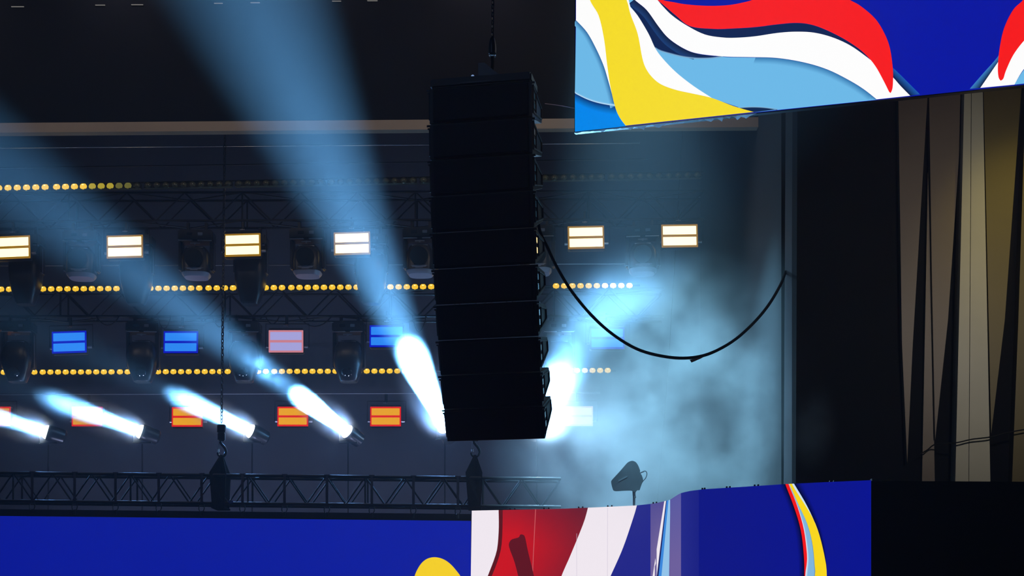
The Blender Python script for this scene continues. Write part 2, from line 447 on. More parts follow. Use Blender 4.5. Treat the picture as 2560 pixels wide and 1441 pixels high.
# --- lower right screen: a curved wall of panels
TOP = [(1000, 1281), (1180, 1277.5), (1300, 1275), (1400, 1273), (1500, 1269), (1594, 1264.5), (1640, 1259.5), (1668, 1253), (1680, 1250), (1692, 1242), (1704, 1234.5), (1725, 1229), (1760, 1224.5), (1850, 1219), (1960, 1212), (2060, 1207), (2177, 1202), (2400, 1190)]
ZT = EYE + (HY - 1202) / F * 16.5
def ltop(x): return interp(TOP, x)
def ldep(x): return (ZT - EYE) * F / (HY - ltop(x))
def lsurf(px, py, lift=0.0):
    p = P(px, py, ldep(px))
    a, b = P(px - 1.5, py, ldep(px - 1.5)), P(px + 1.5, py, ldep(px + 1.5))
    n = Vector((b.y - a.y, a.x - b.x, 0)).normalized()
    return p + n * lift
ls = thing('led_screen', 'curved lower LED screen with red and white bands and a yellow ribbon, under the haze', 'screen')
xs = sorted(set([1180 + i * 12 for i in range(84)] + [2177] + [x for x, _ in TOP if 1180 <= x <= 2177]))
xs = [x for x in xs if x <= 2177]
fr, bkl = [], []
bm_ = MB()
ft = [bm_.bm.verts.new(lsurf(x, ltop(x))) for x in xs]; fb = [bm_.bm.verts.new(lsurf(x, 1580)) for x in xs]
bt = [bm_.bm.verts.new(lsurf(x, ltop(x)) + Vector((-.02, .13, 0))) for x in xs]; bb = [bm_.bm.verts.new(lsurf(x, 1580) + Vector((-.02, .13, 0))) for x in xs]
for i in range(len(xs) - 1):
    for a, b in ((ft, fb), (bt, ft), (fb, bb), (bb, bt)):
        bm_.bm.faces.new((a[i], a[i + 1], b[i + 1], b[i]))
for i in (0, -1): bm_.bm.faces.new((ft[i], fb[i], bb[i], bt[i]))
bm_.build('cabinet', M['black'], ls, smooth=False)
A = Art(lsurf)
def L(*p): return [((1180 + y / 2.133), (1000 + x / 2.133)) for x, y in p]     # (row, column) along an edge
BOT = 1560.0
def edge(*p):
    "left or right edge of a band: measured (x, y) pairs -> x as a function of the fraction down the screen"
    q = [(1180 + y / 2.133, 1000 + x / 2.133) for x, y in p]
    sp = spline(q, 5)
    def fx(t):
        x = sp[0][1]
        for _ in range(2): x = interp(sp, ltop(x) + (BOT - ltop(x)) * t)
        return x
    return fx
def vert(x): return lambda t: x
W1 = (.93, .86, .93)
IND, IND2, PUR = lin(33, 38, 140), lin(11, 20, 142), lin(106, 98, 168)
e_a = edge((383, 200), (380, 400), (374, 820))
e_b = edge((526, 205), (527, 300), (520, 400), (505, 460), (470, 552), (380, 780), (360, 820))
e_c = edge((548, 205), (547, 300), (541, 400), (520, 480), (490, 557), (400, 790), (390, 820))
e_d = edge((1004, 190), (985, 260), (950, 350), (900, 470), (862, 557), (760, 820))
e_e = edge((1268, 175), (1240, 265), (1190, 410), (1125, 557), (1005, 820))
A.band(e_a, e_b, ltop, BOT, W1, 20)
def redc(u, t):
    k = min(1, max(0, 1.15 - u * .75 - .0)) * min(1, .25 + t * 1.9 + (1 - u) * .35)
    return mixc(lin(82, 24, 44), lin(206, 18, 30), min(1, k))
A.band(e_b, e_c, ltop, BOT, lin(92, 18, 26), 20)
A.band(e_c, e_d, ltop, BOT, redc, 20, 14)
A.band(edge((722, 190), (708, 480), (694, 820)), edge((726, 190), (712, 480), (698, 820)), ltop, BOT, lin(205, 90, 95), 6, 1)
sil = spline([(1000 + x / 2.133, 1180 + y / 2.133) for x, y in [(581, 388), (592, 365), (612, 357), (634, 350), (642, 336), (657, 337), (668, 352), (682, 420), (700, 495), (722, 590), (735, 680), (668, 690), (642, 600), (612, 485), (588, 420)]], 3, True)
A.poly(sil, lin(96, 17, 30))
A.band(e_d, e_e, ltop, BOT, W1, 20, 6)
for a, b, g in (((943, 330), (944, 820), 0), ((1108, 190), (1106, 820), 0), ((1240, 262), (1238, 300), 0)):
    A.band(edge(a, b), edge((a[0] + 1.6, a[1]), (b[0] + 1.6, b[1])), lambda x, a=a: max(ltop(x), 1180 + a[1] / 2.133), min(BOT, 1180 + b[1] / 2.133), lin(205, 195, 215), 4, 1)
v1, v2, v3, v4, v5, v6, v7 = (1000 + x / 2.133 for x in (1340, 1408, 1449, 1508, 1602, 1885, 2515))
A.band(e_e, vert(v1), ltop, BOT, IND, 20, 5)
A.band(vert(v1), vert(v3), ltop, BOT, lambda u, t: mixc(lin(84, 78, 150), lin(122, 106, 160), min(1, t * 2.2) * (1 - abs(u - .4))), 12, 5)
A.band(edge((1417, 150), (1352, 557), (1310, 820)), edge((1426, 150), (1376, 557), (1345, 820)), ltop, BOT, W1, 12, 2)
A.band(edge((1426, 150), (1376, 557), (1345, 820)), edge((1430, 150), (1386, 557), (1356, 820)), ltop, BOT, lin(28, 34, 100), 12, 1)
A.band(edge((1430, 150), (1386, 557), (1356, 820)), edge((1440, 150), (1402, 557), (1376, 820)), ltop, BOT, lin(60, 138, 226), 12, 2)
A.band(edge((1440, 150), (1402, 557), (1376, 820)), edge((1450, 150), (1443, 557), (1440, 820)), ltop, BOT, lin(150, 200, 240), 12, 3)
A.band(vert(v3 + .2), vert(v4), ltop, BOT, lambda u, t: mixc(lin(92, 92, 165), lin(112, 98, 160), min(1, t * 2)), 8, 4)
A.band(vert(v4), vert(v5), ltop, BOT, lambda u, t: mixc(lin(36, 42, 140), lin(26, 32, 134), u), 6, 4)
A.band(vert(v5), vert(v7), ltop, BOT, lambda u, t: mixc(lin(14, 22, 134), lin(9, 20, 148), u), 6, 24)
def g3(*p):                                            # outline measured on a second enlarged view
    q = spline([((800 + y / 2.248), (1940 + x / 2.248)) for x, y in p], 5)
    def fx(t):
        x = q[0][1]
        for _ in range(2): x = interp(q, ltop(x) + (BOT - ltop(x)) * t)
        return x
    return fx
r_l = g3((54, 915), (58, 932), (100, 1040), (140, 1170), (158, 1300), (163, 1441), (150, 1720))
r_r = g3((72, 915), (78, 935), (120, 1040), (158, 1170), (175, 1290), (178, 1360), (168, 1441), (150, 1720))
y_l = g3((72, 915), (88, 945), (130, 1040), (180, 1150), (210, 1270), (222, 1400), (222, 1441), (200, 1720))
y_r = g3((90, 915), (104, 945), (165, 1040), (215, 1125), (250, 1220), (275, 1330), (288, 1441), (280, 1720))
w_r = g3((100, 915), (118, 945), (170, 1032), (215, 1125), (250, 1220), (275, 1330), (288, 1441), (280, 1720))
BK = lin(3, 4, 22)
A.band(lambda t: r_l(t) - 16, r_l, ltop, BOT, lambda u, t: mixc(lin(9, 20, 148), BK, u), 24, 3)
A.band(w_r, lambda t: w_r(t) + 20 * (1 - min(1, t * 1.6)) + .5, ltop, BOT, lambda u, t: mixc(BK, lin(9, 20, 148), u), 24, 3)
A.band(r_r, y_l, ltop, BOT, lambda u, t: mixc(lin(235, 240, 250), lin(130, 185, 228), min(1, u * 4)) if u < .9 else lin(84, 128, 170), 24, 8)
A.band(r_l, r_r, ltop, BOT, lin(246, 22, 26), 24, 3)
A.band(y_l, y_r, ltop, BOT, lin(255, 220, 28), 24, 3)
A.band(y_r, w_r, ltop, BOT, lin(205, 228, 250), 24, 2)
A.build(ls)
for px in (1275, 1287, 1360, 1372, 1447, 1457, 1520, 1530, 1634, 1642, 1757, 1763, 1818, 1826, 1888, 1897, 2078, 2088):
    p = lsurf(px, ltop(px)); MB().box((p.x, p.y + .05, p.z + .012), (.022, .04, .03), .004).build('lug', M['steel'], ls)

# --- left rear screen, plain blue
LY = 23.3
lf = thing('led_screen', 'plain blue LED screen with a yellow spot, below the black truss at the left', 'screen')
fp = [P(-250, 1285, LY), P(1300, 1302, LY), P(1300, 1640, LY), P(-250, 1640, LY)]
MB().prism(fp, [p + Vector((0, .14, 0)) for p in fp]).build('cabinet', M['black'], lf, smooth=False)
A = Art(lambda px, py, lift=0.0: P(px, py, LY - .004 - lift))
A.band(vert(-245), vert(1295), lambda x: 1288 + (x + 245) * 13 / 1540, 1635, lambda u, t: mixc(lin(8, 22, 150), lin(14, 32, 168), u * .7 + t * .1), 6, 10)
A.poly(spline([(1034, 1452), (1046, 1420), (1064, 1400), (1088, 1394), (1114, 1402), (1138, 1424), (1160, 1460), (1165, 1520), (1120, 1580), (1060, 1560), (1034, 1500)], 5, True), lin(252, 214, 36))
A.build(lf)
fp = [P(-250, 1271, LY - .03), P(1178, 1286, LY - .03), P(1178, 1303, LY - .03), P(-250, 1288, LY - .03)]
MB().prism(fp, [p + Vector((0, .2, 0)) for p in fp]).build('frame', M['steel'], lf, smooth=False)

# --- black masking at the bottom right
fp = [P(2178, 1203, 16.75), P(2900, 1207, 16.75), P(2900, 1640, 16.75), P(2176, 1640, 16.75)]
mk = MB().prism(fp, [p + Vector((.01, .25, 0)) for p in fp]).build('masking_panel', M['black'], smooth=False)
tag(mk, 'plain black masking panel right of the curved blue screen', 'panel')
fp = [P(2180, 1197, 16.95), P(2198, 1200, 16.95), P(2240, 1203.5, 16.95), P(2180, 1204, 16.95)]
tag(MB().prism(fp, [p + Vector((0, .1, 0)) for p in fp]).build('cover_strip', M['fascia'], smooth=False), 'small pale strip of board lying on the black masking panel', 'board')

# ------------------------------------------------------------------ line array
YAW = R(-11)
CW, CH, CD = 1.315, .446, .70
def make_cabinet():
    root = thing('line_array_speaker', 'x', 'speaker', group='line array speakers hung in one column')
    w = CW / 2; g = .006
    prof = [(0, -g), (.05, -g), (CD, -.075), (CD, -CH + .165), (.05, -CH + g), (0, -CH + g)]      # (depth, height) of the wedge
    L_ = [Vector((-w, y, z)) for y, z in prof]; R_ = [Vector((w, y, z)) for y, z in prof]
    m = MB().prism(L_, R_)
    bmesh.ops.bevel(m.bm, geom=m.bm.edges[:], offset=.006, segments=1, affect='EDGES')
    m.build('cabinet', M['cabinet'], root)
    MB().box((0, -.012, -CH / 2), (CW - .10, .03, CH - .05), .008).build('grille', M['grille'], root)
    for s in (-1, 1):
        fr = MB()
        x = s * (w + .006)
        for (y0, z0), (y1, z1) in ((( .03, -.05), (.03, -CH + .06)), ((.03, -.06), (.64, -.115)), ((.64, -.115), (.64, -.25)), ((.64, -.25), (.03, -CH + .07)), ((.22, -.08), (.22, -CH + .10))):
            fr.tube([(x, y0, z0), (x, y1, z1)], .012, 6)
        rp = fr.build('rigging_plate', M['cabinet'], root)
        for zz in (-.15, -.27):
            MB().box((s * (w + .002), .125, zz), (.012, .13, .085), .01).build('handle', M['glass'], root)
        MB().cyl((s * (w - .005), .005, -.02), (s * (w + .035), .005, -.02), .014, n=10).cyl((s * (w - .005), .005, -.055), (s * (w + .025), .005, -.055), .012, n=10).build('pin', M['chain'], root)
    return root
cabs = []
c_top = P(1201, 212, 17.0)
pos = c_top.copy(); tilts = [1, 3, 6, 9, 11, 13, 15, 18, 22, 27]
names = ['topmost', 'second from the top', 'third from the top', 'fourth from the top', 'fifth from the top', 'sixth from the top', 'seventh from the top', 'eighth from the top', 'second from the bottom', 'lowest']
proto = make_cabinet()
for i, tl in enumerate(tilts):
    rot = Euler((R(-tl), 0, YAW)) if False else (Matrix.Rotation(YAW, 3, 'Z') @ Matrix.Rotation(R(tl) , 3, 'X')).to_euler()
    lab = 'black line array speaker cabinet, %s in the hanging column' % names[i]
    if i == 0:
        proto.location = pos; proto.rotation_euler = rot; proto['label'] = lab; cabs.append(proto)
    else:
        cabs.append(dup(proto, pos, lab, rot))
    pos = pos + (Matrix.Rotation(YAW, 3, 'Z') @ Matrix.Rotation(R(tl), 3, 'X')) @ Vector((0, 0, -CH))

rf = thing('rigging_frame', 'black flying frame on top of the hanging speaker column', 'frame', c_top, (R(0), 0, YAW))
MB().box((0, .22, .062), (CW - .02, .46, .115), .02).build('beam', M['cabinet'], rf)
fl = [(-.30, .20), (-.22, .20), (-.03, .03), (-.03, .0), (-.33, .0), (-.33, .02), (-.30, .04)]
MB().prism([Vector((x + .25, .10, .118 + z)) for x, z in fl], [Vector((x + .25, .14, .118 + z)) for x, z in fl]).build('inclinometer_bracket', M['steel'], rf)
MB().cyl((-.12, .09, .15), (-.12, .15, .15), .022, n=12).build('bolt', M['bright'], rf)
MB().box((-.05, -.045, .02), (.40, .012, .012)).build('latch', M['steel'], rf)

def make_chain(p, q, pitch=.05, r=.007, name='chain', parent=None, m=None):
    p, q = Vector(p), Vector(q); d = q - p; n = int(d.length / pitch); u = d.normalized()
    a = u.orthogonal().normalized(); b = u.cross(a); mb = MB()
    for i in range(n + 1):
        c = p + u * (i * pitch); s_ = a if i % 2 else b
        pts = []
        for k in range(10):
            t = 2 * math.pi * k / 10
            pts.append(c + u * (math.sin(t) * pitch * .66) + s_ * (math.cos(t) * pitch * .36))
        mb.tube(pts, r, 5, closed=True)
    return mb.build(name, m or M['chain'], parent)
# chain and hook that carry the array
hp = P(1231, 176, 17.1)
hs = thing('chain_hoist', 'chain and hook lifting the tall speaker column', 'hoist', hp)
make_chain((0, 0, .40), (.03, 0, 2.6), parent=hs)
MB().lathe([(.012, .42), (.03, .40), (.045, .33), (.05, .27), (.048, .21), (.03, .195), (.01, .19)], n=14).build('hook_block', M['steel'], hs)
MB().tube([(-.02, 0, .21), (-.04, 0, .185), (-.03, 0, .17), (0, 0, .165), (.03, 0, .17), (.042, 0, .19), (.03, 0, .21)], .010, 8).build('shackle', M['bright'], hs)
MB().tube([(0, 0, .17), (.004, 0, .10), (.0, 0, .04), (-.01, 0, -.03)], lambda t: .022 - .004 * t, 10).build('lifting_strap', M['sling'], hs)
MB().cyl((-.03, -.02, .0), (-.03, .03, .0), .014, n=10).build('bolt', M['bright'], hs)

# power and signal cable looping from the array to the wall, with its paper tag
cp = [P(1346, 560, 17.95), P(1352, 585, 17.95), P(1368, 618, 17.95), P(1392, 668, 17.95), P(1430, 730, 18.0), P(1478, 788, 18.05), P(1530, 835, 18.1), P(1590, 872, 18.2), P(1650, 890, 18.3), P(1712, 896, 18.5), P(1770, 886, 18.7), P(1830, 855, 18.9), P(1880, 812, 19.1), P(1920, 765, 19.4), P(1950, 715, 19.9), P(1964, 680, 20.25)]
tag(MB().tube(spline(cp, 5), .021, 10).build('cable', M['cable']), 'thick black cable sagging from the speaker column to the right wall', 'cable')
tp = P(1742, 900, 18.6)
tq = [P(1724, 900, 18.56), P(1759, 893, 18.56), P(1752, 897, 18.56), P(1729, 907, 18.56)]
tag(MB().prism(tq, [p + Vector((0, .004, 0)) for p in tq]).build('paper_tag', M['tag'], smooth=False), 'small pink paper tag on the lowest point of the sagging cable', 'tag')
tag(MB().tube(spline([P(1362, 259, 17.3), P(1400, 264, 17.7), P(1440, 271, 18.15)], 4), .0045, 5).build('wire', M['redwire']), 'thin red wire between the speaker column and the upper screen', 'wire')
tag(MB().tube([P(1726, -21, 26), P(1684, 700, 26), P(1672, 900, 26), P(1655, 1120, 26), P(1640, 1300, 26)], .006, 5).build('wire', M['cable']), 'thin dark wire hanging straight down in the right haze', 'wire')

# ------------------------------------------------------------------ trusses
def truss(label, p0, p1, h, dep, bay, r=.025, rb=.013, group=None, name='truss'):
    "box truss along p0 -> p1 (top front chord), h high, dep deep"
    p0, p1 = Vector(p0), Vector(p1); u = (p1 - p0); ln = u.length; u.normalize()
    t = thing(name, label, 'truss', p0, group=group)
    dz, dy = Vector((0, 0, -h)), Vector((0, dep, 0))
    for o in (Vector(), dz, dy, dz + dy):
        MB().cyl(o, o + u * ln, r, n=10).build('chord', M['alu'], t)
    n = max(2, int(round(ln / bay))); s = ln / n
    for oy in (Vector(), dy):
        mb = MB()
        for i in range(n):
            a, b = u * (i * s), u * ((i + 1) * s)
            mid = u * ((i + .5) * s)
            mb.cyl(a + oy, mid + dz + oy, rb, n=6).cyl(mid + dz + oy, b + oy, rb, n=6)
            if i % 3 == 0: mb.cyl(a + oy, a + dz + oy, rb * 1.2, n=6)
        mb.build('lattice', M['alu'], t)
    for oz in (Vector(), dz):
        mb = MB()
        for i in range(n):
            a, b = u * (i * s), u * ((i + 1) * s)
            mb.cyl(a + oz + (dy if i % 2 else Vector()), b + oz + (Vector() if i % 2 else dy), rb, n=6)
        mb.build('cross_brace', M['alu'], t)
    return t
front = truss('long black truss carrying the blue screen, hung from two hooks', P(-260, 1180, LY), P(1402, 1198, LY), .48, .42, .66, .028, .014)
top_t = truss('black truss behind the amber lights, below the beige band', P(-260, 484, 24.2), P(1760, 478, 24.2), .50, .45, 1.0, .022, .014)
mid_t = truss('black truss above the blue strobe lights', P(-260, 722, 25.5), P(1660, 722, 25.5), .52, .45, 1.05, .024, .015)
# pipes
def pipe(label, px0, py0, px1, py1, Y, r=.014, m='alu'):
    return tag(MB().cyl(P(px0, py0, Y), P(px1, py1, Y), r, n=8).build('pipe', M[m]), label, 'pipe')
pipe('thin pipe across the stage just under the beige band', -260, 372, 1600, 358, 23.6, .010, 'pale')
pipe('second thin pipe under the beige band, just above the row of unlit lamps', -260, 424, 1620, 398, 23.6, .012, 'alu')
pipe('pipe that carries the topmost row of lamp battens', -260, 468, 1760, 431, 23.13, .016, 'cable')
pipe('pipe that carries the middle row of yellow lamp battens', -260, 728, 1600, 714, 25.08, .016, 'cable')
pipe('pipe that carries the lowest row of yellow lamp battens', -260, 936, 1540, 928, 26.42, .016, 'cable')
pipe('thin pale pipe above the orange strobe lights', -260, 988, 1500, 983, 28.6, .010, 'pale')
pipe('pipe behind the upper moving heads', -260, 666, 1640, 660, 25.5, .010, 'pale')

# slack feeder cables looped under the middle truss
for i, (xa, xb, yy, sag, lb) in enumerate([(238, 300, 788, 26, 'slack cable looped under the middle truss, left of the second moving head'), (392, 428, 788, 34, 'slack cable loop above the second blue strobe light'), (530, 566, 788, 30, 'slack cable loop under the middle truss beside the hoist chain'),
                                (662, 700, 788, 23, 'slack cable loop above the pale violet strobe light'), (742, 832, 788, 29, 'long slack cable under the middle truss, left of the fourth moving head'), (1030, 1066, 788, 42, 'hanging cable loop close to the left edge of the speaker column')]):
    for k in range(1):
        q = [P(xa + (xb - xa) * t / 8, yy + sag * (1 - (t / 4 - 1) ** 2), 25.48) for t in range(9)]
        tag(MB().tube(q, .011, 6).build('cable', M['steel']), lb, 'cable')

# lamp battens
def make_batten(Y, px0, py0, px1, py1, states, label, group):
    a, b = P(px0, py0, Y), P(px1, py1, Y); u = b - a; ln = u.length; ang = -math.atan2(u.z, u.x)
    t = thing('lamp_batten', label, 'light', a, (0, ang, 0), group)
    h = MB()
    h.box((ln / 2, .06, 0), (ln - .02, .10, .085), .006)
    h.build('housing', M['batten'], t)
    for z in (.05, -.05): MB().box((ln / 2, -.002, z), (ln - .01, .03, .007)).build('flange', M['batten'], t)
    for i, s in enumerate(states):
        x = ln * (i + .5) / 10
        key = {'l': 'bulb', 'h': 'bulb_half', 'd': 'bulb_low', 'o': 'bulb_off'}[s]
        mm = Matrix.Translation((x, .012, 0)) @ Matrix.Rotation(R(62), 4, 'X')
        l = MB().lathe([(.030, -.03), (.058, -.012), (.061, .006), (.050, .026), (.028, .040), (.008, .044)], M4=mm, n=14).build('lamp', M[key], t)
        if s == 'l' and Y > 22.5:
            MB().sphere((x, -.024, .018), .019, (1, .6, .6), 10, 6).build('filament', M['bulb_core'], l)
    return t
def ytop(x): return 470 - (x / 1755) * 33
b1 = [(-108, 124, 'llllllllll'), (130, 353, 'llllhhhddo'), (358, 581, 'o' * 10), (585, 813, 'o' * 10), (817, 1043, 'o' * 10), (1047, 1278, 'o' * 10), (1282, 1514, 'o' * 10), (1518, 1755, 'o' * 10)]
lab1 = ['lit yellow lamp batten at the left edge, topmost row', 'half lit yellow lamp batten, topmost row, fading to unlit', 'unlit lamp batten of the topmost row next to the half lit one',
        'unlit topmost batten left of the wide blue beam', 'unlit topmost batten in the wide blue beam, left of the speaker column', 'unlit topmost batten half behind the speaker column', 'unlit topmost batten right beside the speaker column', 'last unlit batten at the right end of the topmost row']
for (x0, x1, st), lb in zip(b1, lab1):
    make_batten(23.0, x0, ytop(x0), x1, ytop(x1), st, lb, 'lamp battens of the topmost row')
x0 = -110
st2 = [-110, 97, 304, 511, 718, 925, 1380]
for i, x in enumerate(st2):
    make_batten(24.95, x, 723.5 - x * .006, x + 204, 723.5 - (x + 204) * .006, 'l' * 10,
                'lit yellow lamp batten of the middle row, ' + ('right of the speaker column' if i == 6 else ORD[i] + ' from the left edge'), 'yellow lamp battens of the middle row')
for i, x in enumerate([-96, 97, 290, 483, 676, 869, 1338]):
    make_batten(26.3, x, 931 - x * .003, x + 191, 931 - (x + 191) * .003, 'l' * 10,
                'lit yellow lamp batten of the lowest row, ' + ('right of the speaker column' if i == 6 else ORD[i] + ' from the left edge'), 'yellow lamp battens of the lowest row')

# strobe panels
def make_strobe(name, led, dim, w=.60, strips=True):
    t = thing(name, 'x', 'light')
    MB().box((0, .07, 0), (w + .05, .13, .43), .012).build('housing', M['plastic'], t)
    MB().box((0, 0, 0), (w + .045, .014, .415), .004).build('diffuser', M[dim], t)
    for z in (.098, -.098):
        MB().box((0, -.008, z), (w - .012, .012, .150), .003).build('led_strip', M[led], t)
    yk = MB().tube([(-w / 2 - .05, .07, -.09), (-w / 2 - .09, .07, -.09), (-w / 2 - .09, .07, .34), (w / 2 + .12, .07, .34), (w / 2 + .12, .07, -.09), (w / 2 + .05, .07, -.09)], .010, 6)
    yk.build('yoke', M['alu'], t)
    MB().cyl((w / 2 + .02, .07, -.09), (w / 2 + .10, .07, -.09), .022, n=10).build('knob', M['pale'], t)
    MB().cyl((-w / 2 - .08, .07, -.09), (-w / 2 - .02, .07, -.09), .022, n=10).build('knob', M['pale'], t)
    MB().box((0, .0, .235), (w + .03, .05, .012)).build('top_rail', M['alu'], t)
    MB().box((.02, .0, -.232), (w + .02, .06, .012)).build('bottom_rail', M['alu'], t)
    MB().cyl((0, .09, .33), (0, .09, .50), .03, n=10).build('clamp', M['steel'], t)
    MB().box((-.01, .055, .30), (.09, .01, .014)).box((-.01, .052, .30), (.02, .012, .028), rot=(0, R(45), 0)).build('logo', M['hood'], t)
    return t
GA = 'amber strobe lights under the upper truss'
pa = make_strobe('strobe_light', 'amber', 'amber_dim')
spots = [(30, 619, 24.1, -3, 'lit amber strobe light cut by the left edge of the photo'), (312, 617, 24.1, -2, 'lit amber strobe light in the left haze beam, second from the left edge'),
         (606, 613, 24.1, -2, 'lit amber strobe light third from the left edge'), (880, 609, 24.1, -2, 'lit amber strobe light in the wide blue beam, left of the speaker column'),
         (1465, 594, 24.1, -1.5, 'lit amber strobe light just right of the speaker column'), (1699, 590, 24.1, -1, 'lit amber strobe light farthest right, near the dark side wall')]
for i, (x, y, Y, rz, lb) in enumerate(spots):
    o = pa if i == 0 else dup(pa, (0, 0, 0), lb)
    o.location = P(x, y, Y); o.rotation_euler = (R(-4), R(rz * .8), 0); o['label'] = lb; o['group'] = GA
GB = 'blue strobe lights under the middle truss'
pb = make_strobe('strobe_light', 'blue', 'blue_dim')
spots = [(173, 856, 25.4, -2, 'blue strobe light farthest left, between two moving heads'), (452, 856, 25.4, 0, 'blue strobe light above the left hoist chain'),
         (967, 841, 25.4, 0, 'blue strobe light above the white flare left of the speaker column'), (1518, 846, 25.4, 0, 'blue strobe light veiled by haze behind the sagging cable')]
for i, (x, y, Y, rz, lb) in enumerate(spots):
    o = pb if i == 0 else dup(pb, (0, 0, 0), lb)
    o.location = P(x, y, Y); o.rotation_euler = (R(-4), R(rz), 0); o['label'] = lb; o['group'] = GB
pp = make_strobe('strobe_light', 'pink', 'pink_dim'); pp.location = P(715, 854, 25.4); pp['label'] = 'pale violet strobe light with a salmon middle, in the blue row'
GR = 'orange strobe lights along the back wall'
pr = make_strobe('strobe_light', 'red', 'red_dim')
spots = [(-12, 1042, 28.51, 'orange strobe light cut by the left edge of the photo'), (218, 1042, 28.51, 'orange strobe light half hidden behind a white beam, second from the left edge'),
         (468, 1043, 28.51, 'orange strobe light just left of the hoist chain'), (732, 1042, 28.51, 'orange strobe light touching the fourth white beam'), (964, 1042, 28.51, 'orange strobe light nearest the speaker column')]
for i, (x, y, Y, lb) in enumerate(spots):
    o = pr if i == 0 else dup(pr, (0, 0, 0), lb)
    o.location = P(x, y, Y); o.rotation_euler = (R(-3), 0, 0); o['label'] = lb; o['group'] = GR
pw = make_strobe('strobe_light', 'white_led', 'white_dim'); pw.location = P(1444, 1041, 28.51); pw['label'] = 'pale pink strobe light veiled by haze right of the speaker column'

# moving heads
def make_head(name, secs, arm, base_w=.62, hood=False, lens_at=None, clamp=.12):
    t = thing(name, 'x', 'light')
    MB().box((0, .02, -.11), (base_w, .36, .20), .03).build('base', M['plastic'], t)
    for s in (-1, 1): MB().box((s * base_w * .27, -.17, -.215), (base_w * .40, .04, .012), .004).build('base_glint', M['pale'], t)  # pale strips standing in for glints under the base
    MB().box((.09, -.165, -.10), (.085, .012, .055), .004).build('display', M['hood'], t)
    MB().box((-.10, -.164, -.10), (.10, .008, .05), .004).build('control_panel', M['glass'], t)
    for s in (-1, 1):
        x = s * (base_w / 2 - .035)
        MB().box((x, .02, -.20 - arm / 2), (.07, .22, arm), .02).build('yoke_arm', M['plastic'], t)
        MB().box((x + s * .03, -.02, -.22 - arm / 2), (.012, .03, arm * .9), .004).build('arm_edge', M['hood'], t)
    h = MB().loft(secs, 28, 3.6).build('head', M['plastic'], t)
    MB().box((0, secs[1][3] - secs[1][2] + .02, secs[1][0]), (secs[1][1] * 1.5, .03, .014), .004, rot=(0, 0, 0)).build('head_rim', M['pale'], h)
    if hood:
        z0, hw, hd, oy = secs[-1]
        MB().loft([(z0 + .06, hw * 1.02, hd * 1.02, oy), (z0 - .02, hw * .98, hd * .98, oy), (z0 - .07, hw * .82, hd * .8, oy)], 28, 3).build('lens_hood', M['hood'], h)
        MB().cyl((0, oy - hd - .035, z0 + .22), (0, oy - hd + .06, z0 + .22), .16, n=24).build('front_plate', M['glass'], h)
    if lens_at:
        z, y = lens_at
        MB().lathe([(.10, 0), (.10, .02), (.085, .03), (.03, .045)], n=20, M4=Matrix.Translation((0, y, z)) @ Matrix.Rotation(R(118), 4, 'X')).build('lens', M['glass'], h)
    for s in (-1, 1):
        MB().box((s * .16, .05, clamp / 2), (.05, .09, clamp + .05), .01).build('clamp', M['steel'], t)
    MB().box((0, -.168, -.265), (.17, .008, .018)).box((0, -.168, -.27), (.03, .010, .036)).build('logo', M['hood'], t)
    return t
ph = make_head('moving_head', [(-.36, .15, .12, 0), (-.40, .21, .18, 0), (-.52, .265, .23, -.02), (-.70, .285, .25, -.04), (-.85, .265, .24, -.05), (-1.02, .20, .19, -.06), (-1.12, .165, .15, -.06), (-1.14, .15, .13, -.06)], .68, .60, lens_at=(-.98, -.25))
GH = 'moving heads under the middle truss'
spots = [(46, 806, 25.5, 3, 'black moving head farthest left, under the middle truss'), (358, 806, 25.5, 4, 'black moving head between the two left blue strobe lights'),
         (612, 806, 25.5, 2, 'black moving head wrapped in wisps of smoke'), (873, 806, 25.5, -3, 'black moving head left of the bright flare, hanging straight down'), (1398, 806, 25.5, -2, 'moving head lost in the white flare right of the speaker column')]
for i, (x, y, Y, rz, lb) in enumerate(spots):
    o = ph if i == 0 else dup(ph, (0, 0, 0), lb)
    o.location = P(x, y, Y); o.rotation_euler = (0, 0, R(rz)); o['label'] = lb; o['group'] = GH
GU = 'moving heads with grey hoods under the upper truss'
pu = make_head('moving_head', [(-.30, .15, .12, 0), (-.34, .19, .18, 0), (-.46, .25, .22, 0), (-.62, .26, .24, -.02), (-.78, .25, .24, -.03)], .52, .62, hood=True, clamp=.14)
spots = [(205, 580, 24.2, 3, 'hooded moving head veiled by the left haze beam'), (492, 578, 24.2, 2, 'hooded moving head with violet lit lip, between second and third amber lights'), (770, 574, 24.2, -2, 'hooded moving head with pale blue lip, left of the wide beam'),
         (1052, 572, 24.2, -3, 'hooded moving head half hidden by the left edge of the speaker column'), (1345, 568, 24.2, -5, 'hooded moving head mostly behind the right edge of the speaker column'), (1607, 568, 24.2, -6, 'hooded moving head in the haze between the two right amber lights')]
for i, (x, y, Y, rz, lb) in enumerate(spots):
    o = pu if i == 0 else dup(pu, (0, 0, 0), lb)
    o.location = P(x, y, Y); o.rotation_euler = (0, 0, R(rz)); o['label'] = lb; o['group'] = GU
GS = 'long dark moving heads hanging below the amber lights'
psc = make_head('moving_head', [(-.34, .20, .16, 0), (-.40, .27, .20, 0), (-.60, .285, .22, -.02), (-.85, .27, .22, -.03), (-1.05, .22, .19, -.04), (-1.22, .165, .15, -.05), (-1.26, .14, .12, -.05)], .50, .60, clamp=.14)
spots = [(66, 590, 23.9, 'long dark moving head below the amber light at the left edge'), (342, 590, 23.9, 'long dark moving head below the second amber light, in the haze beam'), (627, 590, 23.9, 'long dark moving head below the third amber light'), (928, 588, 23.9, 'long dark moving head veiled by the wide blue beam')]
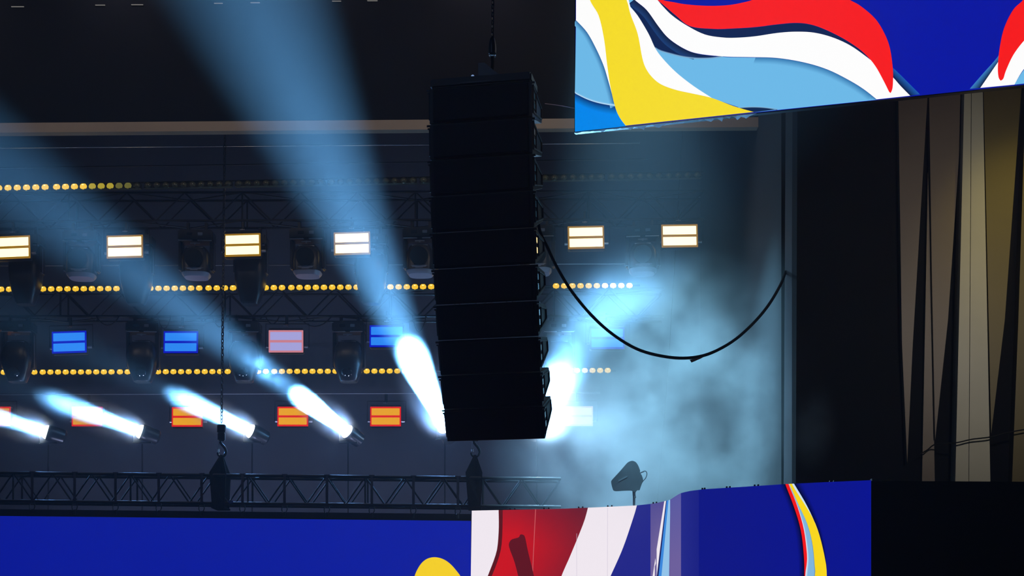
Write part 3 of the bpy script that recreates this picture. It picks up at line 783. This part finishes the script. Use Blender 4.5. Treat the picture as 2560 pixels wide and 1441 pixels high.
for i, (x, y, Y, lb) in enumerate(spots):
    o = psc if i == 0 else dup(psc, (0, 0, 0), lb)
    o.location = P(x, y, Y + .64); o['label'] = lb; o['group'] = GS

# ------------------------------------------------------------------ beam lights and their smoke
BCOL = (.15, .49, 1.0)
beams = [(120, 1082, -720, 1.0, 'white beam light nearest the left edge, pointing left'), (355, 1081, -613, 1.0, 'white beam light second from the left'),
         (630, 1080, -465, 1.0, 'white beam light beside the hanging hook block'), (870, 1081, -297, 1.0, 'white beam light above the yellow spot, left of the speaker column'),
         (1112, 1072, -99, 1.0, 'white beam light behind the left corner of the speaker column'), (1342, 1070, 96, 1.0, 'white beam light behind the right corner of the speaker column')]
POW = [70, 110, 170, 1300, 3500, 430]
def smoke_mat(name, dens, scale, lo, hi, col=(.92, .96, 1), step=.25, aniso=.35):
    m = bpy.data.materials.new(name); m.use_nodes = True
    t = m.node_tree; t.nodes.clear()
    out = t.nodes.new('ShaderNodeOutputMaterial'); v = t.nodes.new('ShaderNodeVolumeScatter')
    v.inputs['Color'].default_value = (*col, 1); v.inputs['Anisotropy'].default_value = aniso
    tc = t.nodes.new('ShaderNodeTexCoord'); g = t.nodes.new('ShaderNodeNewGeometry')
    n = t.nodes.new('ShaderNodeTexNoise'); n.inputs['Scale'].default_value = scale; n.inputs['Detail'].default_value = 4; n.inputs['Roughness'].default_value = .6
    t.links.new(g.outputs['Position'], n.inputs['Vector'])
    mr = t.nodes.new('ShaderNodeMapRange'); mr.inputs[1].default_value = lo; mr.inputs[2].default_value = hi
    t.links.new(n.outputs['Fac'], mr.inputs[0])
    ln = t.nodes.new('ShaderNodeVectorMath'); ln.operation = 'LENGTH'
    t.links.new(tc.outputs['Object'], ln.inputs[0])
    fo = t.nodes.new('ShaderNodeMapRange'); fo.interpolation_type = 'SMOOTHSTEP'
    fo.inputs[1].default_value = 1.0; fo.inputs[2].default_value = .35; fo.inputs[3].default_value = 0; fo.inputs[4].default_value = dens
    t.links.new(ln.outputs['Value'], fo.inputs[0])
    mu = t.nodes.new('ShaderNodeMath'); mu.operation = 'MULTIPLY'
    t.links.new(fo.outputs[0], mu.inputs[0]); t.links.new(mr.outputs[0], mu.inputs[1])
    t.links.new(mu.outputs[0], v.inputs['Density'])
    t.links.new(v.outputs[0], out.inputs['Volume'])
    m.cycles.volume_step_rate = step
    return m
def smoke(name, label, c, rad, rot, m):
    me = bpy.data.meshes.new(name); bm = bmesh.new()
    bmesh.ops.create_icosphere(bm, subdivisions=3, radius=1.0); bm.to_mesh(me); bm.free()
    me.materials.append(m)
    o = bpy.data.objects.new(name, me); C.objects.link(o)
    o.location = c; o.scale = rad; o.rotation_euler = rot
    return tag(o, label, 'smoke', kind='stuff')
M['puff'] = smoke_mat('thick_smoke', .9, 2.4, .15, .50, step=.8)
M['cloud'] = smoke_mat('drifting_smoke', .34, .8, .42, .64, step=.45)
def make_beam():
    t = thing('beam_light', 'x', 'light', group='white beam lights')
    # local -Z is the beam axis
    MB().lathe([(.09, .34), (.13, .30), (.14, .10), (.135, .0), (.125, -.02), (.115, -.015), (.113, .0)], n=24).build('body', M['plastic'], t)
    MB().lathe([(.118, -.010), (.112, -.045), (.095, -.075), (.06, -.098), (.01, -.108)], n=24).build('lens', M['lens'], t)
    return t
pbm = make_beam()
for i, (x, y, dx, k, lb) in enumerate(beams):
    s = P(x, y, 26.0); e = P(x + dx, y - 222, 24.15) if i < 5 else P(1690, 310, 18.3); d = (e - s).normalized()
    q = d.to_track_quat('-Z', 'Y').to_euler()
    o = pbm if i == 0 else dup(pbm, s, lb)
    o.location = s; o.rotation_euler = q; o.scale = (1.12, 1.12, 1.0); o['label'] = lb
    sp = lamp('beam', 'AREA', s + d * .115, POW[i], BCOL, target=e)
    sp.data.shape = 'DISK'; sp.data.size = .23; sp.data.spread = R((14.5, 14.5, 14.5, 14.5, 16, 24)[i])
    sw = lamp('spill', 'SPOT', s + d * .14, (300, 300, 300, 350, 500, 1500)[i], (.14, .42, 1) if i < 5 else (.34, .66, 1), target=s + Vector((.5 if i == 5 else 0, -1, .0)), size=.12, angle=110, blend=1)
    st = MB().cyl((s.x, 26.02, 0), (s.x, 26.02, s.z - .22), .014, n=10).build('light_stand', M['cable'])
    tag(st, 'dark upright pole under the ' + lb.split(',')[0], 'stand', 'poles under the beam lights')
    # yoke that joins head and pole
    back = s - d * .12
    yk = MB().tube([(s.x - .17, 26.02, s.z), (s.x - .17, 26.02, s.z - .2), (s.x + .17, 26.02, s.z - .2), (s.x + .17, 26.02, s.z)], .016, 6).build('yoke', M['steel'], st)
    L_ = [1.5, 2.1, 1.9, 1.5, 2.4, 2.4][i]; r_ = [.42, .42, .40, .42, .6, .75][i]
    c = s + d * (L_ * .40)
    smoke('smoke', 'thick smoke lit white in front of the ' + lb.split(',')[0], c, (r_, r_, L_ * .62), q, M['puff'])
M['wisp'] = smoke_mat('wispy_smoke', .022, 5.0, .44, .66, step=.6)
s0 = P(870, 1081, 26.0); d0 = (P(573, 859, 24.15) - s0).normalized()
smoke('smoke', 'curling wisps of smoke before the third moving head', s0 + d0 * 2.15, (.34, .34, .55), d0.to_track_quat('-Z', 'Y').to_euler(), M['wisp'])
smoke('smoke', 'pale blue drifting smoke filling the right side of the stage', (2.35, 22.2, 4.8), (3.0, 4.6, 3.3), (0, 0, 0), M['cloud'])
smoke('smoke', 'small drift of smoke spilling over the dark wall beside the curved screen', P(2030, 1060, 18.9), (.42, .45, .75), (0, 0, 0), M['cloud'])

# wash from above, out of sight behind the upper screen, down into the smoke
lamp('wash', 'SPOT', (1.3, 19.0, 12.3), 38000, (.24, .58, .82), target=(2.75, 22.6, 4.4), size=.12, angle=43, blend=1)
# ------------------------------------------------------------------ hoists on the front truss
def make_hoist(px, ytop_, label, lab_sling):
    b = P(px, 1076, LY + .2)
    h = thing('chain_hoist', label, 'hoist', b)
    make_chain((0, 0, .16), (.09, 0, 8.0), .06, .009, parent=h)
    MB().box((0, 0, .02), (.14, .10, .15), .012).box((0, 0, -.12), (.125, .09, .14), .012).build('hook_block', M['steel'], h)
    MB().tube(spline([(-.02, 0, -.18), (-.01, 0, -.23), (.05, 0, -.30), (.075, 0, -.37), (.05, 0, -.44), (0, 0, -.46), (-.05, 0, -.44), (-.07, 0, -.39)], 4), lambda t: .026 - .012 * abs(t - .35), 10).build('hook', M['chain'], h)
    MB().tube([(-.045, 0, -.20), (-.055, 0, -.39)], .006, 6).build('latch', M['bright'], h)
    MB().tube([(-.06, -.03, -.33), (-.03, -.03, -.33), (-.03, -.03, -.38), (-.06, -.03, -.38)], .006, 6, closed=True).build('buckle', M['bright'], h)
    tz = P(px, 1190, LY).z
    sb = MB()
    zt = b.z - .46
    z1 = tz - .56
    for y_, w0 in ((-.22, .13), (.20, .12)):
        top_ = Vector((b.x, b.y, zt))
        fp = [top_ + Vector((-.02, y_ * .1, .03)), top_ + Vector((.02, y_ * .1, .03)), Vector((b.x + w0, b.y + y_ - .03, tz + .05)), Vector((b.x + w0 - .03, b.y + y_ - .03, z1)), Vector((b.x - w0 + .02, b.y + y_ - .03, z1)), Vector((b.x - w0 - .03, b.y + y_ - .03, tz + .05))]
        sb.prism(fp, [p + Vector((0, .03, 0)) for p in fp])
    sb.box((b.x - .01, b.y - .02, z1 + .015), (w0 * 1.9, .5, .03), .005)
    sl = sb.build('sling', M['sling'], smooth=False)
    return tag(h, label, 'hoist'), tag(sl, lab_sling, 'sling', 'black slings round the front truss')
make_hoist(554, 925, 'hoist chain with hook block above the truss, left of the speaker column', 'black sling wrapped round the truss under the left hook')
make_hoist(1188, 1090, 'hoist hook just below the bottom of the speaker column', 'black sling wrapped round the truss below the speaker column')
bt_ = P(576, 1256, LY - .03)
tag(MB().prism([bt_ + Vector(v) for v in ((-.05, -.02, .02), (.04, -.02, .025), (.05, -.02, -.01), (-.01, -.02, -.03))], [bt_ + Vector(v) for v in ((-.05, .02, .02), (.04, .02, .025), (.05, .02, -.01), (-.01, .02, -.03))]).build('sling_end', M['blue_tape']), 'scrap of blue webbing under the truss beside the left sling', 'webbing')
# straps and clamps that hang the blue screen from the truss
cx_ = [82, 188, 290, 398, 505, 607, 712, 818, 930, 1034, 1145]
def make_clamp():
    t = thing('screen_clamp', 'x', 'clamp', group='clamps hanging the blue screen')
    MB().box((0, -.032, -.235), (.045, .006, .50), .002).box((0, .0, .02), (.10, .07, .02), .006).build('strap', M['strap'], t)
    MB().tube([(-.04, -.02, -.53), (-.05, -.02, -.58), (-.035, -.02, -.63), (.02, -.02, -.63), (.045, -.02, -.58), (.04, -.02, -.53)], .010, 6).box((0, -.02, -.51), (.09, .05, .035), .006).build('hook', M['chain'], t)
    MB().cyl((0, -.02, -.62), (0, -.02, -.70), .022, n=8).build('bolt', M['steel'], t)
    return t
pc = make_clamp()
for i, x in enumerate(cx_):
    lb = 'mauve strap and hook clamp on the front truss, %s from the left edge' % ORD[i]
    o = pc if i == 0 else dup(pc, (0, 0, 0), lb)
    o.location = P(x, 1180 + (x + 260) * 18 / 1662, LY - .01); o['label'] = lb

# ------------------------------------------------------------------ antenna paddle on its pole
an = thing('paddle_antenna', 'grey paddle antenna on a pole above the curved screen', 'antenna', P(1584, 1270, 20.7))
def ap(x, y, dy=0.0):
    p = P(1500 + x / 8.477, 1120 + y / 8.477, 20.7) - P(1584, 1270, 20.7); p.y += dy; return p
out = spline([(310, 915), (265, 850), (240, 740), (245, 695), (320, 610), (430, 490), (560, 340), (610, 300), (680, 278), (750, 300), (800, 360), (835, 440), (853, 490), (846, 515), (858, 545), (880, 575), (905, 640), (912, 690), (890, 760), (862, 840), (845, 890), (835, 900), (780, 903), (740, 935), (700, 930), (660, 908), (480, 912)], 4, True)
MB().prism([ap(x, y) for x, y in out], [ap(x, y, .03) for x, y in out]).build('paddle', M['antenna'], an, smooth=False)
lb2 = [(385, 690), (570, 595), (580, 620), (395, 718)]
MB().prism([ap(x, y, -.004) for x, y in lb2], [ap(x, y, .0) for x, y in lb2]).build('sticker', mat('grey_sticker', (.10, .11, .12), .6), an, smooth=False)
MB().cyl(ap(722, 860, .05), Vector((ap(728, 1300, .05).x, .05, -an.location.z)), .015, n=10).cyl(ap(722, 900, .05), ap(726, 1010, .05), .021, n=10).build('pole', M['antenna'], an)
MB().tube(spline([ap(846, 535, .015), ap(900, 508, .015), ap(955, 492, .015), ap(990, 520, .015), ap(995, 575, .015), ap(965, 650, .015), ap(912, 710, .02), ap(860, 800, .06), ap(800, 880, .06), ap(755, 935, .06), ap(752, 1000, .06), ap(765, 1050, .06), ap(748, 1070, .06), ap(748, 1280, .06)], 4), .006, 6).build('cable', M['cable'], an)
MB().cyl(ap(850, 535, .015), ap(940, 500, .015), .009, n=8).build('plug', M['steel'], an)

# thin glints on the header, given a weak emission of their own
for i, (x0, x1, y) in enumerate([(28, 60, 17), (238, 263, 13), (328, 358, 12), (535, 557, 8.5), (626, 650, 7), (830, 853, 3), (918, 944, 2)]):
    p, q = P(x0, y, HYD - .012), P(x1, y - .3, HYD - .012)
    o = MB().box((p + q) / 2, (q.x - p.x, .02, .011), .003).build('glint_strip', M['glint_glow'])
    tag(o, 'thin faint glint high on the dark header, %s from the left' % ORD[i], 'light', 'glints on the header')
